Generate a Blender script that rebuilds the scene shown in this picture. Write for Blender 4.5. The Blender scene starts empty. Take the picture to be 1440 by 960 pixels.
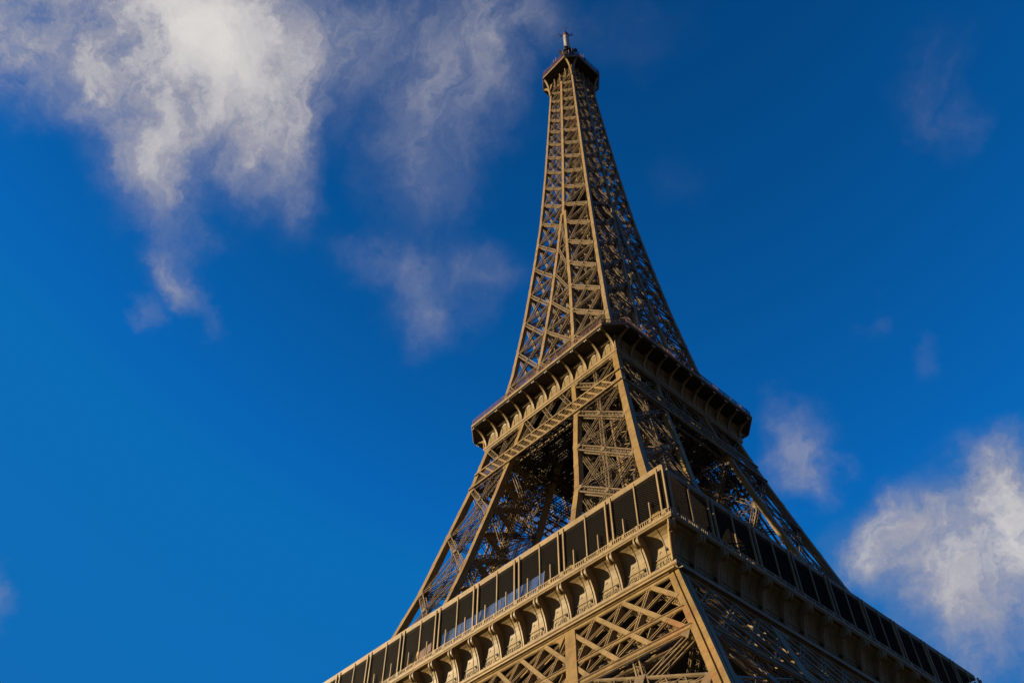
import bpy, math, random
import numpy as np
from mathutils import Vector, Matrix, Euler
random.seed(7)
rng = np.random.default_rng(7)
S = bpy.context.scene
COL = S.collection
R = math.radians

# ------------------------------------------------------------------ camera
CAM_LOC = Vector((77.2978, -95.1938, 1.9961))
YAW, PITCH, ROLL = 2.411, 0.8594, 0.0067
F_PX = 1196.55 / 1440.0
fw = Vector((math.cos(YAW) * math.cos(PITCH), math.sin(YAW) * math.cos(PITCH), math.sin(PITCH)))
rt = Vector((math.sin(YAW), -math.cos(YAW), 0.0))
up = rt.cross(fw)
rt2 = rt * math.cos(ROLL) + up * math.sin(ROLL)
up2 = up * math.cos(ROLL) - rt * math.sin(ROLL)
cam_d = bpy.data.cameras.new("camera")
cam_d.sensor_width = 36.0
cam_d.lens = 36.0 * F_PX
cam_d.clip_start = 0.1
cam_d.clip_end = 20000
cam = bpy.data.objects.new("camera", cam_d)
COL.objects.link(cam)
m3 = Matrix((rt2, up2, -fw)).transposed()
cam.matrix_world = Matrix.Translation(CAM_LOC) @ m3.to_4x4()
S.camera = cam

# ------------------------------------------------------------------ sun + sky
SUN = Vector((-1.13, -1.07, 0.30)).normalized()          # towards the sun
sun_d = bpy.data.lights.new("sun", 'SUN')
sun_d.energy = 4.6
sun_d.angle = R(0.5)
sun_d.color = (1.0, 0.80, 0.50)
sun = bpy.data.objects.new("sun", sun_d)
COL.objects.link(sun)
sun.location = SUN * 600
sun.rotation_euler = SUN.to_track_quat('Z', 'Y').to_euler()

V = S.view_settings
V.view_transform = 'Standard'
V.look = 'None'
V.exposure = 1.2
V.gamma = 1.0
V.use_curve_mapping = False

W = bpy.data.worlds.new("World")
S.world = W
W.use_nodes = True
NT = W.node_tree
NT.nodes.clear()


def nd(nt, typ, **kw):
    n = nt.nodes.new(typ)
    for k, v in kw.items():
        setattr(n, k, v)
    return n


def lk(nt, a, b):
    nt.links.new(a, b)


def mth(nt, op, a, b=None, clamp=False):
    n = nd(nt, 'ShaderNodeMath', operation=op, use_clamp=clamp)
    for i, x in enumerate((a, b)):
        if x is None:
            continue
        if isinstance(x, (int, float)):
            n.inputs[i].default_value = x
        else:
            lk(nt, x, n.inputs[i])
    return n.outputs[0]


def vmth(nt, op, a, b=None):
    n = nd(nt, 'ShaderNodeVectorMath', operation=op)
    for i, x in enumerate((a, b)):
        if x is None:
            continue
        if isinstance(x, (tuple, list, Vector)):
            n.inputs[i].default_value = x
        else:
            lk(nt, x, n.inputs[i])
    return n


def noise(nt, vec, scale, detail=6.0, rough=0.55, dist=0.0):
    n = nd(nt, 'ShaderNodeTexNoise')
    n.inputs['Scale'].default_value = scale
    n.inputs['Detail'].default_value = detail
    n.inputs['Roughness'].default_value = rough
    n.inputs['Distortion'].default_value = dist
    if vec is not None:
        lk(nt, vec, n.inputs['Vector'])
    return n


def build_world():
    nt = NT
    out = nd(nt, 'ShaderNodeOutputWorld')
    bg = nd(nt, 'ShaderNodeBackground')
    lk(nt, bg.outputs[0], out.inputs[0])
    sky = nd(nt, 'ShaderNodeTexSky', sky_type='NISHITA')
    sky.sun_disc = False
    sky.sun_elevation = math.asin(SUN.z)
    sky.sun_rotation = math.atan2(SUN.x, SUN.y)
    sky.altitude = 100
    sky.air_density = 1.0
    sky.dust_density = 0.3
    sky.ozone_density = 3.0
    # a deep polarised blue
    tint = nd(nt, 'ShaderNodeMix', data_type='RGBA', blend_type='MULTIPLY')
    tint.inputs['Factor'].default_value = 1.0
    gm = nd(nt, 'ShaderNodeGamma')
    gm.inputs['Gamma'].default_value = 0.85
    lk(nt, sky.outputs[0], gm.inputs['Color'])
    tc = nd(nt, 'ShaderNodeTexCoord')
    d0 = vmth(nt, 'NORMALIZE', tc.outputs['Generated']).outputs[0]
    sx = nd(nt, 'ShaderNodeSeparateXYZ')
    lk(nt, d0, sx.inputs[0])
    zg = mth(nt, 'ADD', mth(nt, 'MULTIPLY', mth(nt, 'SUBTRACT', 0.72, sx.outputs['Z']), 1.25), 1.0)
    zv = nd(nt, 'ShaderNodeVectorMath', operation='SCALE')
    lk(nt, gm.outputs[0], zv.inputs[0])
    lk(nt, zg, zv.inputs['Scale'])
    lk(nt, zv.outputs[0], tint.inputs['A'])
    tint.inputs['B'].default_value = (0.035, 0.90, 1.85, 1)
    cap = nd(nt, 'ShaderNodeMix', data_type='RGBA', blend_type='DARKEN')
    cap.inputs['Factor'].default_value = 1.0
    lk(nt, tint.outputs['Result'], cap.inputs['A'])
    cap.inputs['B'].default_value = (0.09, 1.15, 3.6, 1)
    # irregular outlines: the directions are stirred before the cloud masses are measured
    w1 = noise(nt, d0, 5.0, 3.0, 0.5)
    w2 = noise(nt, d0, 16.0, 6.0, 0.62)
    a1 = vmth(nt, 'SUBTRACT', w1.outputs['Color'], (0.5, 0.5, 0.5)).outputs[0]
    a2 = vmth(nt, 'SUBTRACT', w2.outputs['Color'], (0.5, 0.5, 0.5)).outputs[0]
    s1 = vmth(nt, 'MULTIPLY', a1, (0.13, 0.13, 0.13)).outputs[0]
    s2 = vmth(nt, 'MULTIPLY', a2, (0.085, 0.085, 0.085)).outputs[0]
    dw = vmth(nt, 'ADD', vmth(nt, 'ADD', d0, s1).outputs[0], s2).outputs[0]
    # cloud masses: (azimuth deg, elevation deg, width deg, height deg, tilt deg, weight)
    total = None
    core = None
    for (az, el, rx, ry, tl, wt, is_core) in CLOUDS:
        c = Vector((math.cos(R(az)) * math.cos(R(el)), math.sin(R(az)) * math.cos(R(el)), math.sin(R(el))))
        ex = Vector((math.sin(R(az)), -math.cos(R(az)), 0))
        ez = c
        ey = ez.cross(ex)
        t = R(tl)
        X = ex * math.cos(t) + ey * math.sin(t)
        Y = ey * math.cos(t) - ex * math.sin(t)
        e = Matrix((X, Y, ez)).transposed().to_euler()
        mp = nd(nt, 'ShaderNodeMapping', vector_type='TEXTURE')
        mp.inputs['Location'].default_value = c
        mp.inputs['Rotation'].default_value = e
        mp.inputs['Scale'].default_value = (R(rx), R(ry), 0.35)
        lk(nt, dw, mp.inputs['Vector'])
        ln = vmth(nt, 'LENGTH', mp.outputs[0]).outputs['Value']
        mr = nd(nt, 'ShaderNodeMapRange', interpolation_type='SMOOTHSTEP')
        mr.inputs['From Min'].default_value = 0.0
        mr.inputs['From Max'].default_value = 1.25
        mr.inputs['To Min'].default_value = wt
        mr.inputs['To Max'].default_value = 0.0
        lk(nt, ln, mr.inputs['Value'])
        v = mr.outputs[0]
        if is_core:
            core = v if core is None else mth(nt, 'ADD', core, v)
        else:
            total = v if total is None else mth(nt, 'ADD', total, v)
    # fibres: the noise is drawn out along one direction of the sky
    ax = Vector((0.62, -0.38, 0.68)).normalized()
    dt = vmth(nt, 'DOT_PRODUCT', dw, ax).outputs['Value']
    av = nd(nt, 'ShaderNodeVectorMath', operation='SCALE')
    av.inputs[0].default_value = ax
    lk(nt, mth(nt, 'MULTIPLY', dt, 0.55), av.inputs['Scale'])
    df = vmth(nt, 'SUBTRACT', dw, av.outputs[0]).outputs[0]
    f1 = noise(nt, df, 7.0, 10.0, 0.60, 0.35).outputs['Fac']
    f2 = noise(nt, df, 26.0, 9.0, 0.68, 0.5).outputs['Fac']
    f = mth(nt, 'ADD', mth(nt, 'MULTIPLY', f1, 0.70), mth(nt, 'MULTIPLY', f2, 0.30))
    f = mth(nt, 'MULTIPLY', mth(nt, 'SUBTRACT', f, 0.5), 4.5)
    # the noise gates the mass: the edge frays into wisps and the clear sky stays clear
    tmin = mth(nt, 'MINIMUM', total, 1.15)
    dens = mth(nt, 'MULTIPLY', tmin, mth(nt, 'ADD', f, 1.05))
    dens = mth(nt, 'ADD', dens, mth(nt, 'MULTIPLY', core, 0.9))
    mr = nd(nt, 'ShaderNodeMapRange', interpolation_type='SMOOTHERSTEP')
    mr.inputs['From Min'].default_value = 0.0
    mr.inputs['From Max'].default_value = 1.7
    lk(nt, dens, mr.inputs['Value'])
    alpha = mth(nt, 'MULTIPLY', mth(nt, 'POWER', mr.outputs[0], 0.62), 0.97, clamp=True)
    # thin veils take the blue behind them, thick parts are lit cream white from the sun side
    sh = noise(nt, vmth(nt, 'ADD', df, tuple(SUN * 0.03)).outputs[0], 7.0, 10.0, 0.60, 0.35).outputs['Fac']
    lit = mth(nt, 'MULTIPLY', mth(nt, 'SUBTRACT', f1, sh), 1.2)
    rp = nd(nt, 'ShaderNodeValToRGB')
    rp.color_ramp.elements[0].position = 0.0
    rp.color_ramp.elements[0].color = (0.245, 0.27, 0.38, 1)
    rp.color_ramp.elements[1].position = 1.0
    rp.color_ramp.elements[1].color = (0.72, 0.69, 0.66, 1)
    e = rp.color_ramp.elements.new(0.45)
    e.color = (0.37, 0.365, 0.42, 1)
    cfac = mth(nt, 'ADD', mth(nt, 'MULTIPLY', mr.outputs[0], 0.56), mth(nt, 'MULTIPLY', core, 0.45))
    cfac = mth(nt, 'ADD', cfac, lit, clamp=True)
    lk(nt, cfac, rp.inputs[0])
    cs = nd(nt, 'ShaderNodeMix', data_type='RGBA', blend_type='MULTIPLY')
    cs.inputs['Factor'].default_value = 1.0
    lk(nt, rp.outputs[0], cs.inputs['A'])
    k = CLOUD_GAIN
    cs.inputs['B'].default_value = (k, k, k, 1)
    mix = nd(nt, 'ShaderNodeMix', data_type='RGBA')
    lk(nt, alpha, mix.inputs['Factor'])
    # pale horizon haze below the frame, added as neutral fill for shaded faces
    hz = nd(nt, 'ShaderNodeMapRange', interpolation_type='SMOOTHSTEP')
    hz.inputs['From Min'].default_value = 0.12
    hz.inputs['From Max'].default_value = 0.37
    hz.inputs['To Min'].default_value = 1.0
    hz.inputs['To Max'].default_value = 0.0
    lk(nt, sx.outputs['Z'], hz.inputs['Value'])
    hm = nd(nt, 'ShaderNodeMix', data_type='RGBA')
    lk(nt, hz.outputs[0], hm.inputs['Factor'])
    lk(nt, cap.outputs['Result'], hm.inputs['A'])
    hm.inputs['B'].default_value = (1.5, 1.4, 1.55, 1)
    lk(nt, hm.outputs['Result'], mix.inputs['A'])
    lk(nt, cs.outputs['Result'], mix.inputs['B'])
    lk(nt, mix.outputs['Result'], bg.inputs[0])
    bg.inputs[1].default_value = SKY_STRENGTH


SKY_STRENGTH = 0.055
CLOUD_GAIN = 8.0
CLOUDS = [
    (181.54, 62.00, 8.06, 6.85, 37.8, 0.95, 0),
    (180.06, 62.05, 4.68, 5.08, 46.7, 0.72, 1),
    (185.21, 63.69, 5.10, 2.75, 41.5, 0.45, 1),
    (186.65, 57.51, 5.84, 5.84, 39.6, 0.75, 0),
    (193.84, 55.48, 6.18, 4.55, 43.7, 0.70, 0),
    (197.09, 56.44, 8.49, 2.48, 46.5, 0.80, 0),
    (177.89, 55.11, 5.60, 5.60, 22.0, 0.66, 0),
    (174.80, 52.20, 4.01, 2.96, 28.6, 0.36, 0),
    (169.03, 59.04, 6.31, 3.70, 56.6, 0.70, 0),
    (169.94, 64.65, 7.21, 6.36, 29.3, 0.68, 0),
    (150.85, 68.49, 8.27, 6.96, 12.8, 0.47, 0),
    (149.06, 62.86, 5.00, 7.28, 10.4, 0.42, 0),
    (135.96, 69.42, 5.66, 3.48, -1.8, 0.40, 0),
    (151.85, 54.85, 5.15, 2.57, -8.4, 0.40, 0),
    (147.33, 51.23, 4.03, 3.80, 7.5, 0.42, 0),
    (140.69, 54.93, 3.56, 2.85, 32.5, 0.30, 0),
    (171.89, 48.46, 2.56, 2.56, 25.1, 0.40, 0),
    (169.87, 47.49, 3.02, 1.30, 23.3, 0.38, 0),
    (173.43, 45.50, 1.76, 1.17, 25.0, 0.36, 0),
    (103.58, 31.15, 6.59, 5.84, 2.0, 1.00, 0),
    (108.72, 31.70, 4.96, 3.97, 4.4, 0.85, 0),
    (100.09, 33.87, 3.00, 3.75, -21.1, 0.90, 0),
    (106.04, 26.54, 5.46, 4.19, -14.9, 0.75, 0),
    (102.41, 30.79, 5.19, 4.45, -18.5, 0.50, 1),
    (114.59, 40.21, 3.17, 2.91, -44.9, 0.50, 0),
    (114.12, 37.81, 1.82, 2.77, -14.5, 0.44, 0),
    (88.85, 55.88, 3.86, 3.47, -38.6, 0.32, 0),
    (90.47, 52.95, 2.33, 2.33, -36.0, 0.20, 0),
    (171.47, 27.03, 2.32, 1.52, 16.4, 0.46, 0),
    (117.01, 57.73, 2.73, 2.73, -17.5, 0.13, 0),
    (102.10, 42.15, 1.63, 1.14, -23.4, 0.20, 0),
    (104.54, 45.39, 1.44, 1.10, -23.1, 0.16, 0),
    (115.98, 67.99, 4.07, 3.43, -21.0, 0.14, 0),
]
build_world()

# ------------------------------------------------------------------ materials


def mat_new(name):
    m = bpy.data.materials.new(name)
    m.use_nodes = True
    b = m.node_tree.nodes['Principled BSDF']
    return m, m.node_tree, b


def iron(name, c0, c1, rough=0.55, rust=0.5, nscale=0.35):
    m, nt, b = mat_new(name)
    tc = nd(nt, 'ShaderNodeTexCoord')
    g = nd(nt, 'ShaderNodeNewGeometry')
    n1 = noise(nt, g.outputs['Position'], nscale, 8.0, 0.65)
    n2 = noise(nt, g.outputs['Position'], 3.2, 5.0, 0.7)
    st = noise(nt, vmth(nt, 'MULTIPLY', g.outputs['Position'], (1.6, 1.6, 0.16)).outputs[0], 1.0, 5.0, 0.65)
    fac = mth(nt, 'ADD', mth(nt, 'MULTIPLY', n1.outputs['Fac'], 0.6), mth(nt, 'MULTIPLY', n2.outputs['Fac'], 0.25))
    fac = mth(nt, 'ADD', fac, mth(nt, 'MULTIPLY', st.outputs['Fac'], 0.35))
    rp = nd(nt, 'ShaderNodeValToRGB')
    rp.color_ramp.elements[0].position = 0.47
    rp.color_ramp.elements[0].color = (*[x * 0.70 for x in c0], 1)
    rp.color_ramp.elements[1].position = 0.70
    rp.color_ramp.elements[1].color = (*c1, 1)
    lk(nt, fac, rp.inputs[0])
    # rust and worn paint, in patches
    n3 = noise(nt, g.outputs['Position'], 0.11, 4.0, 0.6)
    n4 = noise(nt, g.outputs['Position'], 1.1, 6.0, 0.7)
    rm = mth(nt, 'MULTIPLY', n3.outputs['Fac'], mth(nt, 'ADD', n4.outputs['Fac'], 0.42))
    mr = nd(nt, 'ShaderNodeMapRange', interpolation_type='SMOOTHSTEP')
    mr.inputs['From Min'].default_value = 0.54
    mr.inputs['From Max'].default_value = 0.72
    mr.inputs['To Max'].default_value = rust
    lk(nt, rm, mr.inputs['Value'])
    # one larger rust stain where the girder meets the leg
    ds = vmth(nt, 'DISTANCE', g.outputs['Position'], (36.6, -39.5, 42.6)).outputs['Value']
    sm = nd(nt, 'ShaderNodeMapRange', interpolation_type='SMOOTHSTEP')
    sm.inputs['From Min'].default_value = 0.6
    sm.inputs['From Max'].default_value = 3.2
    sm.inputs['To Min'].default_value = 1.5
    sm.inputs['To Max'].default_value = 0.0
    lk(nt, ds, sm.inputs['Value'])
    stain = mth(nt, 'MULTIPLY', sm.outputs[0], mth(nt, 'SUBTRACT', n4.outputs['Fac'], 0.18), clamp=True)
    rfac = mth(nt, 'MAXIMUM', mr.outputs[0], stain)
    mx = nd(nt, 'ShaderNodeMix', data_type='RGBA')
    lk(nt, rfac, mx.inputs['Factor'])
    lk(nt, rp.outputs[0], mx.inputs['A'])
    mx.inputs['B'].default_value = (0.21, 0.075, 0.02, 1)
    lk(nt, mx.outputs['Result'], b.inputs['Base Color'])
    b.inputs['Roughness'].default_value = rough
    b.inputs['Specular IOR Level'].default_value = 0.32
    bp = nd(nt, 'ShaderNodeBump')
    bp.inputs['Strength'].default_value = 0.25
    bp.inputs['Distance'].default_value = 0.05
    lk(nt, n2.outputs['Fac'], bp.inputs['Height'])
    lk(nt, bp.outputs[0], b.inputs['Normal'])
    return m


def plain(name, c, rough=0.6, metal=0.0, spec=0.4, var=0.25, sc=1.5):
    m, nt, b = mat_new(name)
    g = nd(nt, 'ShaderNodeNewGeometry')
    n1 = noise(nt, g.outputs['Position'], sc, 6.0, 0.6)
    rp = nd(nt, 'ShaderNodeValToRGB')
    rp.color_ramp.elements[0].position = 0.3
    rp.color_ramp.elements[0].color = (*[x * (1 - var) for x in c], 1)
    rp.color_ramp.elements[1].position = 0.7
    rp.color_ramp.elements[1].color = (*[min(1, x * (1 + var)) for x in c], 1)
    lk(nt, n1.outputs['Fac'], rp.inputs[0])
    lk(nt, rp.outputs[0], b.inputs['Base Color'])
    b.inputs['Roughness'].default_value = rough
    b.inputs['Metallic'].default_value = metal
    b.inputs['Specular IOR Level'].default_value = spec
    return m


M_IRON = iron("brown_iron_paint", (0.185, 0.121, 0.047), (0.242, 0.164, 0.067))
M_COLUMN = iron("ochre_iron_paint", (0.188, 0.115, 0.034), (0.241, 0.153, 0.047), rust=0.65)
M_LATTICE = iron("lattice_iron_paint", (0.134, 0.094, 0.045), (0.177, 0.126, 0.063), rust=0.35, nscale=0.6)
M_PANEL = iron("frieze_iron_paint", (0.166, 0.112, 0.041), (0.202, 0.138, 0.052), rust=0.2)
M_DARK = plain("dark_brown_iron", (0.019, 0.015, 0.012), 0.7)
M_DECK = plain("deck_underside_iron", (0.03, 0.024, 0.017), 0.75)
M_MESH = plain("brown_wire", (0.04, 0.03, 0.021), 0.6)
M_GLASS = plain("blue_tinted_glass", (0.40, 0.46, 0.52), 0.16, 0.9, 0.8, 0.15, 0.6)
M_WHITE = plain("white_mast_paint", (0.30, 0.28, 0.26), 0.5)
M_LAMP = plain("lamp_housing", (0.55, 0.52, 0.46), 0.4)
M_STONE = plain("pale_masonry", (0.36, 0.32, 0.25), 0.85)
M_RED = plain("red_paint", (0.36, 0.05, 0.025), 0.5)
M_AWN = plain("ochre_cloth", (0.42, 0.24, 0.06), 0.8)
M_REDDARK = plain("reddish_dark_mesh", (0.12, 0.055, 0.045), 0.7)
M_GREY = plain("grey_antenna", (0.20, 0.16, 0.17), 0.5, 0.3)


def ground_mat():
    m, nt, b = mat_new("gravel_and_lawn")
    g = nd(nt, 'ShaderNodeNewGeometry')
    n1 = noise(nt, g.outputs['Position'], 0.02, 6.0, 0.6)
    n2 = noise(nt, g.outputs['Position'], 2.0, 6.0, 0.7)
    rp = nd(nt, 'ShaderNodeValToRGB')
    rp.color_ramp.elements[0].position = 0.45
    rp.color_ramp.elements[0].color = (0.022, 0.025, 0.015, 1)
    rp.color_ramp.elements[1].position = 0.55
    rp.color_ramp.elements[1].color = (0.05, 0.045, 0.038, 1)
    lk(nt, mth(nt, 'ADD', mth(nt, 'MULTIPLY', n1.outputs['Fac'], 0.85), mth(nt, 'MULTIPLY', n2.outputs['Fac'], 0.15)), rp.inputs[0])
    lk(nt, rp.outputs[0], b.inputs['Base Color'])
    b.inputs['Roughness'].default_value = 0.95
    return m


# ------------------------------------------------------------------ mesh builder
class MB:
    def __init__(self):
        self.P, self.Q, self.N, self.Wd, self.Dp = [], [], [], [], []
        self.v, self.f = [], []

    def bar(self, p, q, w, d=None, n=(0, 0, 1)):
        self.P.append(tuple(p)); self.Q.append(tuple(q)); self.N.append(tuple(n))
        self.Wd.append(w); self.Dp.append(w if d is None else d)

    def quad(self, *pts):
        b = len(self.v)
        self.v += [tuple(p) for p in pts]
        self.f.append(tuple(range(b, b + len(pts))))

    def box(self, lo, hi):
        x0, y0, z0 = lo; x1, y1, z1 = hi
        b = len(self.v)
        self.v += [(x0, y0, z0), (x1, y0, z0), (x1, y1, z0), (x0, y1, z0), (x0, y0, z1), (x1, y0, z1), (x1, y1, z1), (x0, y1, z1)]
        for f in ((3, 2, 1, 0), (4, 5, 6, 7), (0, 1, 5, 4), (1, 2, 6, 5), (2, 3, 7, 6), (3, 0, 4, 7)):
            self.f.append(tuple(b + i for i in f))

    def loft(self, rings, close=True, caps=True):
        b = len(self.v); n = len(rings[0])
        for r in rings:
            self.v += [tuple(p) for p in r]
        for i in range(len(rings) - 1):
            for j in range(n if close else n - 1):
                k = (j + 1) % n
                self.f.append((b + i * n + j, b + i * n + k, b + (i + 1) * n + k, b + (i + 1) * n + j))
        if caps and close:
            self.f.append(tuple(b + j for j in reversed(range(n))))
            self.f.append(tuple(b + (len(rings) - 1) * n + j for j in range(n)))

    def prism(self, poly, vec):
        vec = Vector(vec)
        self.loft([[tuple(p) for p in poly], [tuple(Vector(p) + vec) for p in poly]])

    def tube(self, p, q, r0, r1=None, seg=10):
        p = Vector(p); q = Vector(q); t = (q - p).normalized()
        a = t.orthogonal().normalized(); bb = t.cross(a)
        r1 = r0 if r1 is None else r1
        rings = []
        for c, r in ((p, r0), (q, r1)):
            rings.append([c + (a * math.cos(2 * math.pi * i / seg) + bb * math.sin(2 * math.pi * i / seg)) * r for i in range(seg)])
        self.loft(rings)

    def lattice(self, p, q, n, W, D, c, cells=None, x=False, sides=True, lc=None, pitch=1.05):
        """box girder of four angle chords laced on its faces"""
        p = Vector(p); q = Vector(q); t = q - p; L = t.length
        if L < 0.3:
            return
        t /= L
        n = Vector(n); n = (n - t * n.dot(t)).normalized()
        b = t.cross(n)
        lc = c * 0.5 if lc is None else lc
        N = cells or max(2, int(round(L / (W * pitch))))
        hw, hd = W / 2 - c / 2, D / 2 - c / 2
        for s in (-1, 1):
            for r in (-1, 1):
                o = b * (s * hw) + n * (r * hd)
                self.bar(p + o, q + o, c, c, n)
        for r in (-1, 1):
            for i in range(N):
                a0 = p + t * (L * i / N) + n * (r * hd); a1 = p + t * (L * (i + 1) / N) + n * (r * hd)
                s = 1 if i % 2 == 0 else -1
                self.bar(a0 - b * (s * hw), a1 + b * (s * hw), lc, lc * 0.5, n)
                if x:
                    self.bar(a0 + b * (s * hw), a1 - b * (s * hw), lc, lc * 0.45, n)
        if sides:
            M = max(2, N // 2)
            for r in (-1, 1):
                for i in range(M):
                    a0 = p + t * (L * i / M) + b * (r * hw); a1 = p + t * (L * (i + 1) / M) + b * (r * hw)
                    s = 1 if i % 2 == 0 else -1
                    self.bar(a0 - n * (s * hd), a1 + n * (s * hd), lc, lc * 0.5, b)

    def build(self, name, mat, parent=None, smooth=False):
        vs = [np.array(self.v, dtype=np.float64).reshape(-1, 3)]
        faces = list(self.f)
        nb = len(self.P)
        me = bpy.data.meshes.new(name)
        if nb:
            P = np.array(self.P); Q = np.array(self.Q); N = np.array(self.N, dtype=np.float64)
            w = np.array(self.Wd)[:, None] / 2; d = np.array(self.Dp)[:, None] / 2
            T = Q - P; T /= np.maximum(np.linalg.norm(T, axis=1, keepdims=True), 1e-9)
            N = N - T * np.sum(N * T, axis=1, keepdims=True)
            ln = np.linalg.norm(N, axis=1, keepdims=True)
            alt = np.where(np.abs(T[:, :1]) > 0.8, np.array([[0, 1.0, 0]]), np.array([[1.0, 0, 0]]))
            alt = alt - T * np.sum(alt * T, axis=1, keepdims=True)
            N = np.where(ln < 1e-4, alt, N)
            N /= np.linalg.norm(N, axis=1, keepdims=True)
            B = np.cross(T, N)
            c = np.stack([P - B * w - N * d, P + B * w - N * d, P + B * w + N * d, P - B * w + N * d,
                          Q - B * w - N * d, Q + B * w - N * d, Q + B * w + N * d, Q - B * w + N * d], axis=1)
            base = len(self.v)
            vs.append(c.reshape(-1, 3))
            pat = np.array([[0, 1, 5, 4], [1, 2, 6, 5], [2, 3, 7, 6], [3, 0, 4, 7], [3, 2, 1, 0], [4, 5, 6, 7]])
            bf = (base + np.arange(nb)[:, None, None] * 8 + pat[None]).reshape(-1, 4)
        else:
            bf = np.zeros((0, 4), dtype=int)
        allv = np.concatenate(vs).astype(np.float32)
        loops = [i for f in faces for i in f]
        tot = [len(f) for f in faces]
        loops = np.concatenate([np.array(loops, dtype=np.int32), bf.reshape(-1).astype(np.int32)])
        tot = np.concatenate([np.array(tot, dtype=np.int32), np.full(len(bf), 4, dtype=np.int32)])
        start = np.concatenate([[0], np.cumsum(tot)[:-1]]).astype(np.int32) if len(tot) else tot
        me.vertices.add(len(allv)); me.vertices.foreach_set('co', allv.reshape(-1))
        me.loops.add(len(loops)); me.loops.foreach_set('vertex_index', loops)
        me.polygons.add(len(tot)); me.polygons.foreach_set('loop_start', start)
        me.polygons.foreach_set('loop_total', tot)
        me.update(calc_edges=True); me.validate()
        me.materials.append(mat)
        me.polygons.foreach_set('use_smooth', [bool(smooth)] * len(me.polygons))
        o = bpy.data.objects.new(name, me)
        COL.objects.link(o)
        if parent:
            o.parent = parent
        return o


def empty(name, parent=None, loc=(0, 0, 0)):
    o = bpy.data.objects.new(name, None)
    COL.objects.link(o)
    o.location = loc
    o.empty_display_size = 1
    if parent:
        o.parent = parent
    return o


def tag(o, label=None, cat=None, group=None, kind=None):
    for k, v in (('label', label), ('category', cat), ('group', group), ('kind', kind)):
        if v:
            o[k] = v


def copy_one(o, parent, rz=0.0):
    c = o.copy()
    COL.objects.link(c)
    c.parent = parent
    c.rotation_euler = (0, 0, rz)
    return c


def four(o, parent):
    """the same part on the other three sides"""
    return [o] + [copy_one(o, parent, k * math.pi / 2) for k in (1, 2, 3)]


# ------------------------------------------------------------------ profile of the tower
PZ = [0, 33, 38.4, 48.8, 52.3, 57, 72.6, 80.9, 96.3, 101.9, 111.6, 121, 131.5, 150, 170, 189, 215, 243, 267, 276]
PA = [60.6, 44.1, 41.4, 36, 34.3, 32.7, 27.1, 24.45, 20.6, 19.2, 17.2, 15.6, 13.9, 11.9, 10.2, 8.75, 7.4, 6.2, 5.2, 4.95]
IZ = [0, 33, 41.8, 45, 50.8, 57, 73.4, 82, 91.5, 101.5, 110, 116.5, 128.2, 138.6, 148.8, 159, 169.2, 179.3, 186]
IA = [45.1, 28.6, 23.8, 22.2, 19.4, 16.8, 13.0, 11.8, 9.8, 8.1, 6.4, 5.5, 4.4, 3.5, 2.65, 1.9, 1.15, 0.5, 0.12]


def A(z): return float(np.interp(z, PZ, PA))
def I(z): return float(np.interp(z, IZ, IA))


TOWER = empty("lattice_tower")
tag(TOWER, "tall brown wrought iron lattice tower with three galleries rising against the deep blue sky", "tower")

ground = MB()
ground.quad((-3000, -3000, 0), (3000, -3000, 0), (3000, 3000, 0), (-3000, 3000, 0))
g_o = ground.build("ground", ground_mat())
tag(g_o, kind='structure')


def column(mb, fn, zs, groove=0.0, plates=5.3):
    """fn(z) -> (x0, x1, y0, y1) of the box section, lofted up the leg"""
    rings = []
    for z in zs:
        x0, x1, y0, y1 = fn(z)
        if groove > 0:
            gw = 0.09
            gx = x0 + (x1 - x0) * 0.56; gy = y1 - (y1 - y0) * 0.56
            rings.append([(x0, y0, z), (gx - gw, y0, z), (gx - gw, y0 + groove, z), (gx + gw, y0 + groove, z), (gx + gw, y0, z), (x1, y0, z),
                          (x1, gy - gw, z), (x1 - groove, gy - gw, z), (x1 - groove, gy + gw, z), (x1, gy + gw, z), (x1, y1, z), (x0, y1, z)])
        else:
            rings.append([(x0, y0, z), (x1, y0, z), (x1, y1, z), (x0, y1, z)])
    mb.loft(rings)
    # splice plates with a rivet strip, a little proud of the box
    z = zs[0] + 2.5
    while plates and z < zs[-1] - 2:
        x0, x1, y0, y1 = fn(z)
        X0, X1, Y0, Y1 = fn(z + 0.9)
        p = 0.035
        mb.loft([[(x0 - p, y0 - p, z), (x1 + p, y0 - p, z), (x1 + p, y1 + p, z), (x0 - p, y1 + p, z)], [(X0 - p, Y0 - p, z + 0.9), (X1 + p, Y0 - p, z + 0.9), (X1 + p, Y1 + p, z + 0.9), (X0 - p, Y1 + p, z + 0.9)]])
        z += plates


def zr(a, b, step=2.0):
    n = max(1, int(round((b - a) / step)))
    return [a + (b - a) * i / n for i in range(n + 1)]


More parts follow.
